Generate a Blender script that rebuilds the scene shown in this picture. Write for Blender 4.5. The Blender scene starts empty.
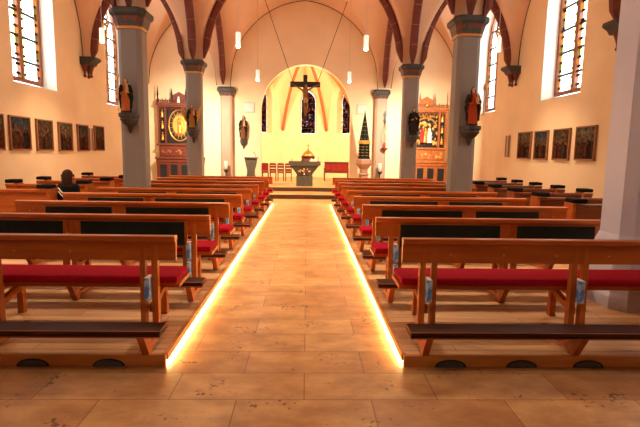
import bpy, bmesh, math, random
from mathutils import Vector, Matrix, noise
R_ = math.radians
PI = math.pi
rnd = random.Random(7)
sc = bpy.context.scene
COL = sc.collection

# ------------------------------------------------------------------ materials
def mat(name, color, rough=.6, metal=0, coat=0, spec=.5):
    m = bpy.data.materials.new(name); m.use_nodes = True
    b = m.node_tree.nodes['Principled BSDF']
    b.inputs['Base Color'].default_value = (*color, 1)
    b.inputs['Roughness'].default_value = rough
    b.inputs['Metallic'].default_value = metal
    b.inputs['Coat Weight'].default_value = coat
    b.inputs['Coat Roughness'].default_value = .15
    b.inputs['Specular IOR Level'].default_value = spec
    return m

def noisy(name, c1, c2, scale=(5, 5, 5), rough=.6, detail=4, ns=1.0, bump=0, metal=0, coat=0, lo=.3, hi=.7, spec=.5):
    m = mat(name, c1, rough, metal, coat, spec)
    nt = m.node_tree; N = nt.nodes; L = nt.links; b = N['Principled BSDF']
    tc = N.new('ShaderNodeTexCoord'); mp = N.new('ShaderNodeMapping'); mp.inputs['Scale'].default_value = scale
    n = N.new('ShaderNodeTexNoise'); n.inputs['Scale'].default_value = ns; n.inputs['Detail'].default_value = detail
    r = N.new('ShaderNodeValToRGB'); e = r.color_ramp.elements
    e[0].position = lo; e[1].position = hi; e[0].color = (*c1, 1); e[1].color = (*c2, 1)
    L.new(tc.outputs['Object'], mp.inputs[0]); L.new(mp.outputs[0], n.inputs[0]); L.new(n.outputs[0], r.inputs[0])
    L.new(r.outputs[0], b.inputs['Base Color'])
    if bump:
        bp = N.new('ShaderNodeBump'); bp.inputs['Strength'].default_value = bump; bp.inputs['Distance'].default_value = .02
        L.new(n.outputs[0], bp.inputs['Height']); L.new(bp.outputs[0], b.inputs['Normal'])
    return m

def emis(name, color, s):
    m = mat(name, color); b = m.node_tree.nodes['Principled BSDF']
    b.inputs['Emission Color'].default_value = (*color, 1); b.inputs['Emission Strength'].default_value = s
    return m

def attr_mat(name, rough=.5, metal=0):
    m = mat(name, (1, 1, 1), rough, metal); nt = m.node_tree
    a = nt.nodes.new('ShaderNodeVertexColor'); a.layer_name = 'Col'
    nt.links.new(a.outputs[0], nt.nodes['Principled BSDF'].inputs['Base Color'])
    return m

def brick_mat(name, c1, c2, mortar, bw, rh, msize, rough, mottle, pits=None, rot=0, spec=.5, fold=.5):
    m = mat(name, c1, rough, spec=spec); nt = m.node_tree; N = nt.nodes; L = nt.links; b = N['Principled BSDF']
    tc = N.new('ShaderNodeTexCoord'); br = N.new('ShaderNodeTexBrick')
    br.offset = fold; br.offset_frequency = 2
    br.inputs['Color1'].default_value = (*c1, 1); br.inputs['Color2'].default_value = (*c2, 1)
    br.inputs['Mortar'].default_value = (*mortar, 1)
    br.inputs['Scale'].default_value = 1; br.inputs['Brick Width'].default_value = bw
    br.inputs['Row Height'].default_value = rh; br.inputs['Mortar Size'].default_value = msize
    br.inputs['Mortar Smooth'].default_value = .3; br.inputs['Bias'].default_value = 0
    mp = N.new('ShaderNodeMapping'); mp.inputs['Rotation'].default_value = (0, 0, rot); mp.inputs['Location'].default_value = (.31, .1, 0)
    L.new(tc.outputs['Object'], mp.inputs[0]); L.new(mp.outputs[0], br.inputs[0])
    mp2 = N.new('ShaderNodeMapping'); mp2.inputs['Scale'].default_value = mottle[2]
    L.new(tc.outputs['Object'], mp2.inputs[0])
    n = N.new('ShaderNodeTexNoise'); n.inputs['Scale'].default_value = 1; n.inputs['Detail'].default_value = 6; n.inputs['Roughness'].default_value = .65
    L.new(mp2.outputs[0], n.inputs[0])
    r = N.new('ShaderNodeValToRGB'); e = r.color_ramp.elements
    e[0].position = .3; e[1].position = .72; e[0].color = (*mottle[0], 1); e[1].color = (*mottle[1], 1)
    L.new(n.outputs[0], r.inputs[0])
    mx = N.new('ShaderNodeMix'); mx.data_type = 'RGBA'; mx.blend_type = 'MULTIPLY'; mx.inputs[0].default_value = 1
    L.new(br.outputs['Color'], mx.inputs[6]); L.new(r.outputs[0], mx.inputs[7])
    out = mx.outputs[2]
    if pits:
        n2 = N.new('ShaderNodeTexNoise'); n2.inputs['Scale'].default_value = 26; n2.inputs['Detail'].default_value = 3
        n3 = N.new('ShaderNodeTexNoise'); n3.inputs['Scale'].default_value = 3.1; n3.inputs['Detail'].default_value = 2
        L.new(tc.outputs['Object'], n2.inputs[0]); L.new(tc.outputs['Object'], n3.inputs[0])
        mu = N.new('ShaderNodeMath'); mu.operation = 'MULTIPLY'; L.new(n2.outputs[0], mu.inputs[0]); L.new(n3.outputs[0], mu.inputs[1])
        rr = N.new('ShaderNodeValToRGB'); e = rr.color_ramp.elements
        e[0].position = .365; e[1].position = .41; e[0].color = (1, 1, 1, 1); e[1].color = (*pits, 1)
        L.new(mu.outputs[0], rr.inputs[0])
        m2 = N.new('ShaderNodeMix'); m2.data_type = 'RGBA'; m2.blend_type = 'MULTIPLY'; m2.inputs[0].default_value = 1
        L.new(out, m2.inputs[6]); L.new(rr.outputs[0], m2.inputs[7]); out = m2.outputs[2]
    L.new(out, b.inputs['Base Color'])
    return m

M = {}
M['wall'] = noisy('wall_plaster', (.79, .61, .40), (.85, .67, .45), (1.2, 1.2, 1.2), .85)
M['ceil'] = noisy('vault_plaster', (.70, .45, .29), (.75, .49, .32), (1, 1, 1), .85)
M['apse'] = noisy('apse_plaster', (.9, .75, .47), (.92, .78, .5), (1, 1, 1), .85)
M['reveal'] = mat('white_reveal', (.9, .9, .86), .8)
M['column'] = noisy('grey_column_paint', (.20, .178, .170), (.235, .21, .20), (2, 2, 1), .7)
M['column_daylit'] = noisy('daylit_column_paint', (.54, .53, .68), (.60, .59, .72), (2, 2, 1), .6)  # nearest columns: window daylight put into a paler, bluer base colour
M['respond'] = noisy('brown_grey_respond_paint', (.34, .22, .16), (.40, .27, .20), (2, 2, 1), .7)
M['capital'] = noisy('dark_grey_capital', (.030, .028, .028), (.05, .046, .046), (8, 8, 8), .6)
M['frieze'] = noisy('painted_frieze', (.035, .05, .04), (.16, .03, .02), (11, 11, 11), .6, lo=.48, hi=.54)
M['goldline'] = mat('ochre_line', (.55, .25, .06), .5)
M['rib'] = noisy('oxblood_rib_paint', (.11, .017, .008), (.15, .025, .012), (4, 4, 4), .7)
M['mortar'] = mat('white_joint', (.34, .2, .15), .8)
M['apserib'] = noisy('brightly_lit_rib_paint', (.52, .11, .03), (.6, .14, .04), (4, 4, 4), .7)  # same red as the nave ribs, with strong apse light in the colour
M['line'] = mat('dark_painted_line', (.06, .035, .03), .8)
M['tile'] = brick_mat('travertine_floor', (.74, .45, .205), (.56, .28, .115), (.34, .16, .07), .92, .395, .005, .34,
                      ((.56, .43, .34), (1.08, 1.06, 1.02), (2.6, 4.2, 1)), pits=(.3, .24, .22))
M['plank'] = brick_mat('oak_plank_floor', (.90, .60, .34), (.66, .38, .18), (.2, .08, .03), 1.7, .13, .003, .38,
                       ((.55, .5, .48), (1.08, 1.05, 1.0), (1.1, 14, 1)))
M['nosing'] = noisy('platform_oak_edge', (.66, .30, .10), (.5, .2, .06), (2, 14, 14), .4)
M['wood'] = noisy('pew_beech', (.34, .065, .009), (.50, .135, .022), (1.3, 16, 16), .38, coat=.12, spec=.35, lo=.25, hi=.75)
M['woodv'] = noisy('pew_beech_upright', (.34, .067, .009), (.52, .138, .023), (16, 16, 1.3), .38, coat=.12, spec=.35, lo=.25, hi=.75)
M['shadedwood'] = noisy('shaded_side_pew_wood', (.13, .03, .012), (.20, .05, .018), (1.3, 16, 16), .35, coat=.2)  # pew wood with the unlit right aisle's shade put into its colour
M['cushion'] = noisy('crimson_cushion_cloth', (.27, .002, .012), (.35, .004, .02), (30, 30, 30), .95, spec=.1)
M['leather'] = noisy('dark_brown_kneeler_leather', (.040, .007, .003), (.06, .011, .005), (6, 6, 6), .5, spec=.12)
M['piping'] = mat('tan_piping', (.35, .12, .04), .5)
M['panel'] = noisy('black_green_panel_felt', (.006, .010, .008), (.012, .016, .012), (9, 9, 9), .7, spec=.2)
M['cap'] = mat('dark_pad', (.008, .006, .005), .8, spec=.1)
M['bluebook'] = noisy('blue_book_cover', (.10, .24, .62), (.38, .55, .85), (22, 22, 14), .5, lo=.45, hi=.55)
M['redbook'] = mat('dark_red_book_cover', (.2, .02, .02), .5)
M['page'] = mat('paper', (.8, .75, .65), .8)
M['steel'] = mat('steel', (.5, .48, .45), .35, 1)
M['black'] = mat('black_iron', (.012, .012, .012), .5)
M['stone'] = noisy('grey_green_altar_stone', (.055, .055, .042), (.09, .085, .065), (10, 10, 10), .5)
M['fontstone'] = noisy('red_sandstone', (.36, .19, .12), (.28, .15, .10), (10, 10, 10), .8)
M['stepdark'] = noisy('dark_step_riser', (.05, .025, .012), (.08, .04, .02), (5, 5, 5), .6)
M['gold'] = noisy('gilding', (.75, .42, .10), (.55, .25, .05), (20, 20, 20), .35, metal=.7)
M['candle'] = mat('ivory_wax', (.9, .8, .6), .5)
M['redcloth'] = mat('red_cloth', (.35, .012, .012), .7)
M['whitecloth'] = mat('white_cloth', (.85, .82, .75), .8)
M['cherry'] = noisy('dark_cherry_wood', (.12, .02, .01), (.2, .04, .015), (8, 8, 8), .4)
M['altarred'] = noisy('red_brown_carved_wood', (.11, .018, .008), (.17, .032, .012), (10, 10, 10), .5)
M['altarblack'] = mat('black_altar_panel', (.008, .008, .010), .5)
M['altaroak'] = noisy('honey_oak_carved_wood', (.33, .085, .02), (.45, .145, .035), (9, 9, 9), .5)
M['orangegold'] = noisy('orange_gold_relief', (.9, .35, .06), (.8, .48, .12), (14, 14, 14), .45, metal=.2)
M['spire'] = noisy('black_green_enamel', (.005, .009, .007), (.009, .012, .009), (10, 10, 10), .7, spec=.1)
M['redglass'] = emis('red_lamp_glass', (.35, .015, .01), .15)
M['frame'] = noisy('picture_frame_wood', (.28, .10, .04), (.36, .14, .05), (3, 12, 12), .45)
M['paint'] = attr_mat('oil_painting', .85)
M['paint'].node_tree.nodes['Principled BSDF'].inputs['Specular IOR Level'].default_value = .08
M['figure'] = attr_mat('painted_woodcarving', .8)
M['figure'].node_tree.nodes['Principled BSDF'].inputs['Specular IOR Level'].default_value = .15
M['mullion'] = noisy('red_brown_window_stone', (.26, .09, .05), (.34, .12, .065), (6, 6, 6), .7)
M['plaque'] = mat('pale_grey_plaque', (.62, .58, .52), .5)
M['plaqueframe'] = mat('plaque_edge', (.42, .38, .34), .5)
M['lampbody'] = emis('frosted_lamp_glass', (1, .9, .8), .35)
M['lampglow'] = emis('lamp_opening', (1, .8, .55), 14)
M['led'] = emis('warm_led_strip', (1, .63, .23), 62)
M['hair'] = noisy('dark_brown_hair', (.02, .008, .005), (.05, .018, .009), (60, 60, 6), .6, spec=.15)
M['skin'] = mat('skin', (.55, .3, .2), .5)
M['jacket'] = mat('black_jacket', (.006, .006, .009), .8)
M['trousers'] = mat('dark_blue_trousers', (.02, .025, .05), .8)
M['stripe'] = mat('white_stripe', (.8, .8, .85), .7)
M['vent'] = noisy('slate_vent_mesh', (.03, .05, .07), (.10, .13, .16), (40, 2, 90), .5)

def glass_window():
    """clear leaded glass with borders of small coloured panes; object y = along the wall, z = up, one light = 1.86/2 wide"""
    m = bpy.data.materials.new('leaded_glass'); m.use_nodes = True; nt = m.node_tree; N = nt.nodes; L = nt.links
    N.clear(); out = N.new('ShaderNodeOutputMaterial'); tr = N.new('ShaderNodeBsdfTransparent'); df = N.new('ShaderNodeBsdfDiffuse')
    df.inputs[0].default_value = (.02, .02, .02, 1)
    tc = N.new('ShaderNodeTexCoord'); sx = N.new('ShaderNodeSeparateXYZ'); L.new(tc.outputs['Object'], sx.inputs[0])
    def mth(op, a, b=None, c=None):
        n = N.new('ShaderNodeMath'); n.operation = op
        for i, v in enumerate((a, b, c)):
            if v is None: continue
            if hasattr(v, 'is_output'): L.new(v, n.inputs[i])
            else: n.inputs[i].default_value = v
        return n.outputs[0]
    ay = mth('ABSOLUTE', sx.outputs[1])                        # 0 at mullion .. .95 at jamb
    d = mth('ABSOLUTE', mth('SUBTRACT', ay, .49))              # 0 centre of the light
    border = mth('GREATER_THAN', d, .26)
    zc = mth('FRACT', mth('MULTIPLY', sx.outputs[2], 4.2))
    zl = mth('FLOOR', mth('MULTIPLY', sx.outputs[2], 4.2))
    r1 = N.new('ShaderNodeTexWhiteNoise'); r1.noise_dimensions = '2D'
    cb = N.new('ShaderNodeCombineXYZ'); L.new(zl, cb.inputs[0]); L.new(mth('FLOOR', mth('MULTIPLY', sx.outputs[1], 2.05)), cb.inputs[1]); L.new(cb.outputs[0], r1.inputs[0])
    cr = N.new('ShaderNodeValToRGB'); cr.color_ramp.interpolation = 'CONSTANT'
    e = cr.color_ramp.elements; e[0].color = (.95, .75, .2, 1); e[1].position = .35; e[1].color = (.75, .85, .7, 1)
    for p, c in ((.55, (.35, .45, .12, 1)), (.7, (.9, .55, .2, 1)), (.85, (.95, .95, .85, 1))):
        x = e.new(p); x.color = c
    L.new(r1.outputs[0], cr.inputs[0])
    vo = N.new('ShaderNodeTexNoise'); vo.inputs['Scale'].default_value = 9; vo.inputs['Detail'].default_value = 0; L.new(tc.outputs['Object'], vo.inputs[0])
    speck = mth('GREATER_THAN', vo.outputs[0], .74)
    cm = N.new('ShaderNodeMix'); cm.data_type = 'RGBA'; L.new(border, cm.inputs[0]); cm.inputs[6].default_value = (.97, 1, .97, 1); L.new(cr.outputs[0], cm.inputs[7])
    c2 = N.new('ShaderNodeMix'); c2.data_type = 'RGBA'; L.new(speck, c2.inputs[0]); L.new(cm.outputs[2], c2.inputs[6]); c2.inputs[7].default_value = (.35, .6, .45, 1)
    L.new(c2.outputs[2], tr.inputs[0])
    lead1 = mth('MULTIPLY', border, mth('LESS_THAN', zc, .3))
    lead2 = mth('LESS_THAN', mth('ABSOLUTE', mth('SUBTRACT', d, .26)), .009)
    lead3 = mth('LESS_THAN', mth('ABSOLUTE', mth('SUBTRACT', d, .34)), .007)
    lead = mth('MAXIMUM', mth('MAXIMUM', lead1, lead2), lead3)
    mix = N.new('ShaderNodeMixShader'); L.new(lead, mix.inputs[0]); L.new(tr.outputs[0], mix.inputs[1]); L.new(df.outputs[0], mix.inputs[2])
    L.new(mix.outputs[0], out.inputs[0])
    return m
M['glass'] = glass_window()

def stained():
    m = bpy.data.materials.new('dark_stained_glass'); m.use_nodes = True; nt = m.node_tree; N = nt.nodes; L = nt.links
    N.clear(); out = N.new('ShaderNodeOutputMaterial'); tr = N.new('ShaderNodeBsdfTransparent'); gl = N.new('ShaderNodeBsdfDiffuse')
    gl.inputs[0].default_value = (.006, .005, .006, 1)
    tc = N.new('ShaderNodeTexCoord'); v = N.new('ShaderNodeTexVoronoi'); v.inputs['Scale'].default_value = 14; L.new(tc.outputs['Object'], v.inputs[0])
    sx = N.new('ShaderNodeSeparateColor'); L.new(v.outputs['Color'], sx.inputs[0])
    cr = N.new('ShaderNodeValToRGB'); cr.color_ramp.interpolation = 'CONSTANT'; e = cr.color_ramp.elements
    e[0].color = (.0, .0, .0, 1); e[1].position = .78; e[1].color = (.10, .005, .004, 1)
    for p, c in ((.90, (.01, .012, .03, 1)), (.96, (.12, .08, .06, 1))):
        x = e.new(p); x.color = c
    L.new(sx.outputs[0], cr.inputs[0]); L.new(cr.outputs[0], tr.inputs[0])
    mix = N.new('ShaderNodeMixShader'); mix.inputs[0].default_value = .5
    L.new(tr.outputs[0], mix.inputs[1]); L.new(gl.outputs[0], mix.inputs[2]); L.new(mix.outputs[0], out.inputs[0])
    return m
M['stained'] = stained()

# ------------------------------------------------------------------ mesh helpers
def tagm(fs, mi):
    for f in fs: f.material_index = mi

def box(bm, x0, x1, y0, y1, z0, z1, mi=0, bev=0, mtx=None):
    x0, x1 = sorted((x0, x1)); y0, y1 = sorted((y0, y1)); z0, z1 = sorted((z0, z1))
    vs = [bm.verts.new((x, y, z)) for x in (x0, x1) for y in (y0, y1) for z in (z0, z1)]
    idx = ((0, 1, 3, 2), (4, 6, 7, 5), (0, 4, 5, 1), (2, 3, 7, 6), (0, 2, 6, 4), (1, 5, 7, 3))
    fs = [bm.faces.new([vs[i] for i in q]) for q in idx]; tagm(fs, mi)
    if bev:
        es = list({e for f in fs for e in f.edges})
        r = bmesh.ops.bevel(bm, geom=es, offset=bev, segments=2, profile=.5, affect='EDGES')
        tagm(r['faces'], mi); vs = list({v for v in r['verts']} | {v for f in r['faces'] for v in f.verts} | {v for v in vs if v.is_valid})
    if mtx is not None:
        bmesh.ops.transform(bm, matrix=mtx, verts=[v for v in vs if v.is_valid])
    return vs

def prism(bm, pts, a, b, axis='x', mi=0):
    """extrude a 2-D polygon: axis x -> pts are (y,z); axis y -> (x,z); axis z -> (x,y)"""
    def mk(p, t):
        return {'x': (t, p[0], p[1]), 'y': (p[0], t, p[1]), 'z': (p[0], p[1], t)}[axis]
    A = [bm.verts.new(mk(p, a)) for p in pts]; B = [bm.verts.new(mk(p, b)) for p in pts]
    n = len(pts); fs = [bm.faces.new(A), bm.faces.new(B[::-1])]
    for i in range(n):
        fs.append(bm.faces.new((A[i], B[i], B[(i + 1) % n], A[(i + 1) % n])))
    tagm(fs, mi)
    return A + B

def lathe(bm, prof, seg=16, c=(0, 0), mi=0, rot=0, sx=1, sy=1, cap=True, rf=None):
    rings = []
    for r, z in prof:
        ring = []
        for i in range(seg):
            a = rot + 2 * PI * i / seg
            k = rf(a, z) if rf else 1
            ring.append(bm.verts.new((c[0] + r * k * sx * math.cos(a), c[1] + r * k * sy * math.sin(a), z)))
        rings.append(ring)
    for A, B in zip(rings, rings[1:]):
        for i in range(seg):
            f = bm.faces.new((A[i], A[(i + 1) % seg], B[(i + 1) % seg], B[i])); f.material_index = mi
            f.smooth = seg > 8
    if cap:
        f = bm.faces.new(rings[0][::-1]); f.material_index = mi
        f = bm.faces.new(rings[-1]); f.material_index = mi
    return rings

def sqlathe(bm, prof, c=(0, 0), ch=.3, mi=None):
    """square section with chamfered corners; prof = (half width, z[, mat]); ch = chamfer as share of half width"""
    rings = []
    for p in prof:
        h = p[0]; k = h * (1 - ch)
        pts = [(h, -k), (h, k), (k, h), (-k, h), (-h, k), (-h, -k), (-k, -h), (k, -h)]
        rings.append([bm.verts.new((c[0] + x, c[1] + y, p[1])) for x, y in pts])
    for j, (A, B) in enumerate(zip(rings, rings[1:])):
        for i in range(8):
            f = bm.faces.new((A[i], A[(i + 1) % 8], B[(i + 1) % 8], B[i]))
            f.material_index = prof[j + 1][2] if len(prof[j + 1]) > 2 else 0
    bm.faces.new(rings[0][::-1]); f = bm.faces.new(rings[-1])

def tube(bm, pts, r, seg=8, mi=0):
    pts = [Vector(p) for p in pts]; rings = []
    rs = r if isinstance(r, (list, tuple)) else [r] * len(pts)
    for i, p in enumerate(pts):
        d = (pts[min(i + 1, len(pts) - 1)] - pts[max(i - 1, 0)]).normalized()
        u = d.cross(Vector((0, 0, 1)))
        if u.length < .05: u = d.cross(Vector((0, 1, 0)))
        u.normalize(); w = d.cross(u)
        rings.append([bm.verts.new(p + rs[i] * (math.cos(2 * PI * k / seg) * u + math.sin(2 * PI * k / seg) * w)) for k in range(seg)])
    for A, B in zip(rings, rings[1:]):
        for i in range(seg):
            f = bm.faces.new((A[i], A[(i + 1) % seg], B[(i + 1) % seg], B[i])); f.material_index = mi; f.smooth = True
    bm.faces.new(rings[0][::-1]).material_index = mi; bm.faces.new(rings[-1]).material_index = mi

def ball(bm, c, r, mi=0, seg=12, rot=None):
    if not isinstance(r, (tuple, list)): r = (r, r, r)
    m = Matrix.Translation(c)
    if rot: m = m @ rot
    m = m @ Matrix.Diagonal((*r, 1))
    g = bmesh.ops.create_uvsphere(bm, u_segments=seg, v_segments=max(6, seg // 2 + 2), radius=1, matrix=m)
    for v in g['verts']:
        for f in v.link_faces: f.material_index = mi; f.smooth = True

def link(name, bm, mats, parent=None, kind=None, loc=None):
    bmesh.ops.recalc_face_normals(bm, faces=bm.faces)
    me = bpy.data.meshes.new(name); bm.to_mesh(me); bm.free()
    for m in (mats if isinstance(mats, (list, tuple)) else [mats]): me.materials.append(m)
    o = bpy.data.objects.new(name, me); COL.objects.link(o)
    if parent: o.parent = parent
    if kind: o['kind'] = kind
    if loc: o.location = loc
    return o

def NB(): return bmesh.new()

def empty(name, loc=(0, 0, 0), label=None, cat=None, group=None, kind=None, rz=0):
    o = bpy.data.objects.new(name, None); COL.objects.link(o); o.location = loc; o.rotation_euler = (0, 0, rz)
    o.empty_display_size = .1
    tag(o, label, cat, group, kind); return o

def tag(o, label=None, cat=None, group=None, kind=None):
    if label: o['label'] = label
    if cat: o['category'] = cat
    if group: o['group'] = group
    if kind: o['kind'] = kind
    return o

def bx(name, m, parent, *dims, bev=.006):
    b = NB(); box(b, *dims, bev=bev); return link(name, b, m, parent)

def copy_tree(o, parent=None):
    c = o.copy(); COL.objects.link(c)
    if parent: c.parent = parent
    for ch in [x for x in bpy.data.objects if x.parent == o]:
        copy_tree(ch, c)
    return c

def evaluated(o):
    dg = bpy.context.evaluated_depsgraph_get(); dg.update()
    return bpy.data.meshes.new_from_object(o.evaluated_get(dg))

def fuse(name, bm, m, voxel, colf=None, parent=None, smooth=True):
    """one continuous surface from overlapping solids"""
    o = link(name, bm, m, None)
    md = o.modifiers.new('r', 'REMESH'); md.mode = 'VOXEL'; md.voxel_size = voxel; md.use_smooth_shade = smooth
    s = o.modifiers.new('s', 'SMOOTH'); s.factor = .5; s.iterations = 2
    me = evaluated(o); o.modifiers.clear(); old = o.data; o.data = me; bpy.data.meshes.remove(old)
    me.materials.clear(); me.materials.append(m)
    if colf:
        ca = me.color_attributes.new('Col', 'FLOAT_COLOR', 'POINT')
        for i, v in enumerate(me.vertices):
            ca.data[i].color = (*colf(v.co), 1)
    if parent: o.parent = parent
    return o

def cut(o, cutters, mi=None):
    for c in cutters:
        md = o.modifiers.new('b', 'BOOLEAN'); md.operation = 'DIFFERENCE'; md.solver = 'EXACT'; md.object = c
        if mi is not None: md.material_mode = 'INDEX' if mi == 'index' else 'TRANSFER'
    me = evaluated(o); o.modifiers.clear(); old = o.data; o.data = me; bpy.data.meshes.remove(old)
    for c in cutters:
        d = c.data; bpy.data.objects.remove(c); bpy.data.meshes.remove(d)

# ------------------------------------------------------------------ building dimensions
YB = [-6.0, -.55, 4.9, 10.35, 15.8, 21.25]     # bay lines
XC = 3.5; XW = 7.0; YE = 21.25
RB = 3.6; ZB = 4.5
def arc(d, half, R):
    d = min(max(d, 0), half); return math.sqrt(max(R * R - (R - d) ** 2, 0))
def zbay(y, y0, y1): return ZB + arc(min(y - y0, y1 - y), (y1 - y0) / 2, RB)
def znave(x): return 4.64 + arc(3.2 - abs(x), 3.2, 3.45)
def zaisle(x): return ZB + arc(min(abs(x) - 3.8, 6.72 - abs(x)), 1.46, 3.6)

# ceiling vaults
def vault(x0, x1, nx, f, y0, y1, bm):
    ny = 68; g = []
    for j in range(ny + 1):
        y = y0 + (y1 - y0) * j / ny
        g.append([bm.verts.new((x0 + (x1 - x0) * i / nx, y, max(f(x0 + (x1 - x0) * i / nx), zbay(y, y0, y1)))) for i in range(nx + 1)])
    for j in range(ny):
        for i in range(nx):
            q = bm.faces.new((g[j][i], g[j][i + 1], g[j + 1][i + 1], g[j + 1][i])); q.smooth = True
cb = NB()
for y0, y1 in zip(YB, YB[1:]):
    vault(-3.2, 3.2, 80, znave, y0, y1, cb)
    vault(3.2, 3.8, 2, lambda x: 0, y0, y1, cb); vault(-3.8, -3.2, 2, lambda x: 0, y0, y1, cb)
    vault(3.8, 7.05, 42, zaisle, y0, y1, cb); vault(-7.05, -3.8, 42, zaisle, y0, y1, cb)
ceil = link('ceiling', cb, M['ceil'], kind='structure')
rb = NB(); box(rb, -7.6, 7.6, -6.4, 21.8, 8.45, 8.6); link('ceiling_roof_slab', rb, M['ceil'], ceil)

# floor: stone floor everywhere, oak platforms under the pews
fb = NB(); box(fb, -7.5, 7.5, -6.2, 27, -.2, 0); link('floor', fb, M['tile'], kind='structure')
PZ = .09
for s, nm, w in ((-1, 'left', 'left'), (1, 'right', 'right')):
    b = NB(); box(b, s * .965, s * 7.0, 3.60, 15.35, 0, PZ, 0, 0)
    o = link('floor_oak_platform', b, M['plank'], kind='structure')
    b = NB(); box(b, s * .935, s * 7.0, 3.56, 3.60, 0, PZ + .002, bev=.006); link('platform_front_board', b, M['nosing'], o)
    b = NB(); box(b, s * .925, s * .965, 3.60, 15.35, .034, PZ + .002, bev=.004); link('platform_side_board', b, M['nosing'], o)
    b = NB(); box(b, s * .945, s * .962, 3.60, 15.35, .006, .030)
    tag(link('light_strip', b, M['led']), f'glowing warm light strip along the edge of the {w} platform, {w} of the aisle', 'light strip')
# steps
b = NB(); box(b, -3.05, 3.05, 17.0, 18.5, 0, .155); box(b, -3.05, 3.05, 18.5, 27, 0, .31)
st = link('floor_chancel_steps', b, M['tile'], kind='structure')
b = NB(); box(b, -3.05, 3.05, 16.985, 17.0, 0, .15); box(b, -3.05, 3.05, 18.485, 18.5, .157, .30); link('step_riser', b, M['stepdark'], st)

def pointed(w, z0, zs, R, n=10):
    """outline of a pointed opening, half width w, sill z0, springing zs"""
    pts = [(-w, z0), (w, z0)]
    tmax = math.acos((R - w) / R)
    pts += [(w - R + R * math.cos(t), zs + R * math.sin(t)) for t in [tmax * i / n for i in range(n + 1)]]
    pts += [(-(w - R + R * math.cos(t)), zs + R * math.sin(t)) for t in [tmax * i / n for i in range(n - 1, -1, -1)]]
    return pts

def cutter_frustum(cx_fn, inner, outer):
    """solid between two outlines placed by cx_fn(u, z, depthflag)"""
    bm = NB(); A = [bm.verts.new(cx_fn(p[0], p[1], 0)) for p in inner]; B = [bm.verts.new(cx_fn(p[0], p[1], 1)) for p in outer]
    n = len(A); bm.faces.new(A); bm.faces.new(B[::-1])
    for i in range(n): bm.faces.new((A[i], B[i], B[(i + 1) % n], A[(i + 1) % n]))
    return link('cutter', bm, M['reveal'])

# side walls with deep white window reveals
WY = [2.17, 7.62, 13.08, 18.53]
wn = 0
for s, side in ((-1, 'left'), (1, 'right')):
    b = NB(); box(b, s * 7.0, s * 7.55, -6.4, 21.7, 0, 8.45)
    w = link('wall_' + side, b, [M['wall'], M['reveal']], kind='structure')
    cs = []
    for cy in WY:
        inn = pointed(1.02, 3.27, 5.75, 2.1); out = pointed(.95, 3.42, 5.75, 1.95)
        ext = lambda p, k: (p[0], p[1])
        def fn(u, z, d, s=s, cy=cy): return (s * (6.95 if d == 0 else 7.6), cy + u, z)
        cs.append(cutter_frustum(fn, inn, out))
    cut(w, cs, 'transfer')
    for k, cy in enumerate(WY):
        wn += 1
        we = empty(f'window_{wn}', (s * 7.40, cy, 0), kind='structure')
        out = pointed(.97, 3.40, 5.75, 1.97)
        ins = pointed(.86, 3.50, 5.75, 1.85)
        b = NB()                                                       # stone surround ring
        for z in (-.045, .045):
            pass
        A0 = [b.verts.new((-.05, p[0], p[1])) for p in out]; A1 = [b.verts.new((.05, p[0], p[1])) for p in out]
        B0 = [b.verts.new((-.05, p[0], p[1])) for p in ins]; B1 = [b.verts.new((.05, p[0], p[1])) for p in ins]
        n = len(out)
        for i in range(n):
            j = (i + 1) % n
            b.faces.new((A0[i], A0[j], B0[j], B0[i])); b.faces.new((A1[i], B1[i], B1[j], A1[j]))
            b.faces.new((A0[i], A1[i], A1[j], A0[j])); b.faces.new((B0[i], B0[j], B1[j], B1[i]))
        link('window_frame', b, M['mullion'], we)
        b = NB(); box(b, -.06, .06, -.07, .07, 3.45, 6.05, bev=.012)
        for q in (-1, 1): tube(b, [(0, 0, 5.8), (0, q * .16, 6.1), (0, q * .42, 6.45)], .04, 8)
        ring = [(0, .28 * math.cos(t * PI / 8), 6.55 + .28 * math.sin(t * PI / 8)) for t in range(17)]
        tube(b, ring, .035, 8)
        link('mullion', b, M['mullion'], we)
        b = NB(); f = b.faces.new([b.verts.new((.01, p[0], p[1])) for p in ins]); link('window_pane', b, M['glass'], we)
        b = NB()
        for j in range(5): box(b, -.012 - .01 * s, .012 - .01 * s, -.88, .88, 3.95 + j * .62 - .032, 3.95 + j * .62 + .032)
        link('glazing_bars', b, M['black'], we)

# west wall behind the camera
b = NB(); box(b, -7.5, 7.5, -6.4, -6.0, 0, 8.6); link('wall_west', b, M['wall'], kind='structure')

# east wall with chancel arch
b = NB(); box(b, -7.5, 7.5, YE, YE + .35, 0, 8.6)
we = link('wall_east', b, M['wall'], kind='structure')
def fn(u, z, d): return (.08 + u, YE - .1 if d == 0 else YE + .5, z)
CH = pointed(1.97, .0, 3.45, 1.99, 16)
cut(we, [cutter_frustum(fn, CH, CH)], None)

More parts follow.
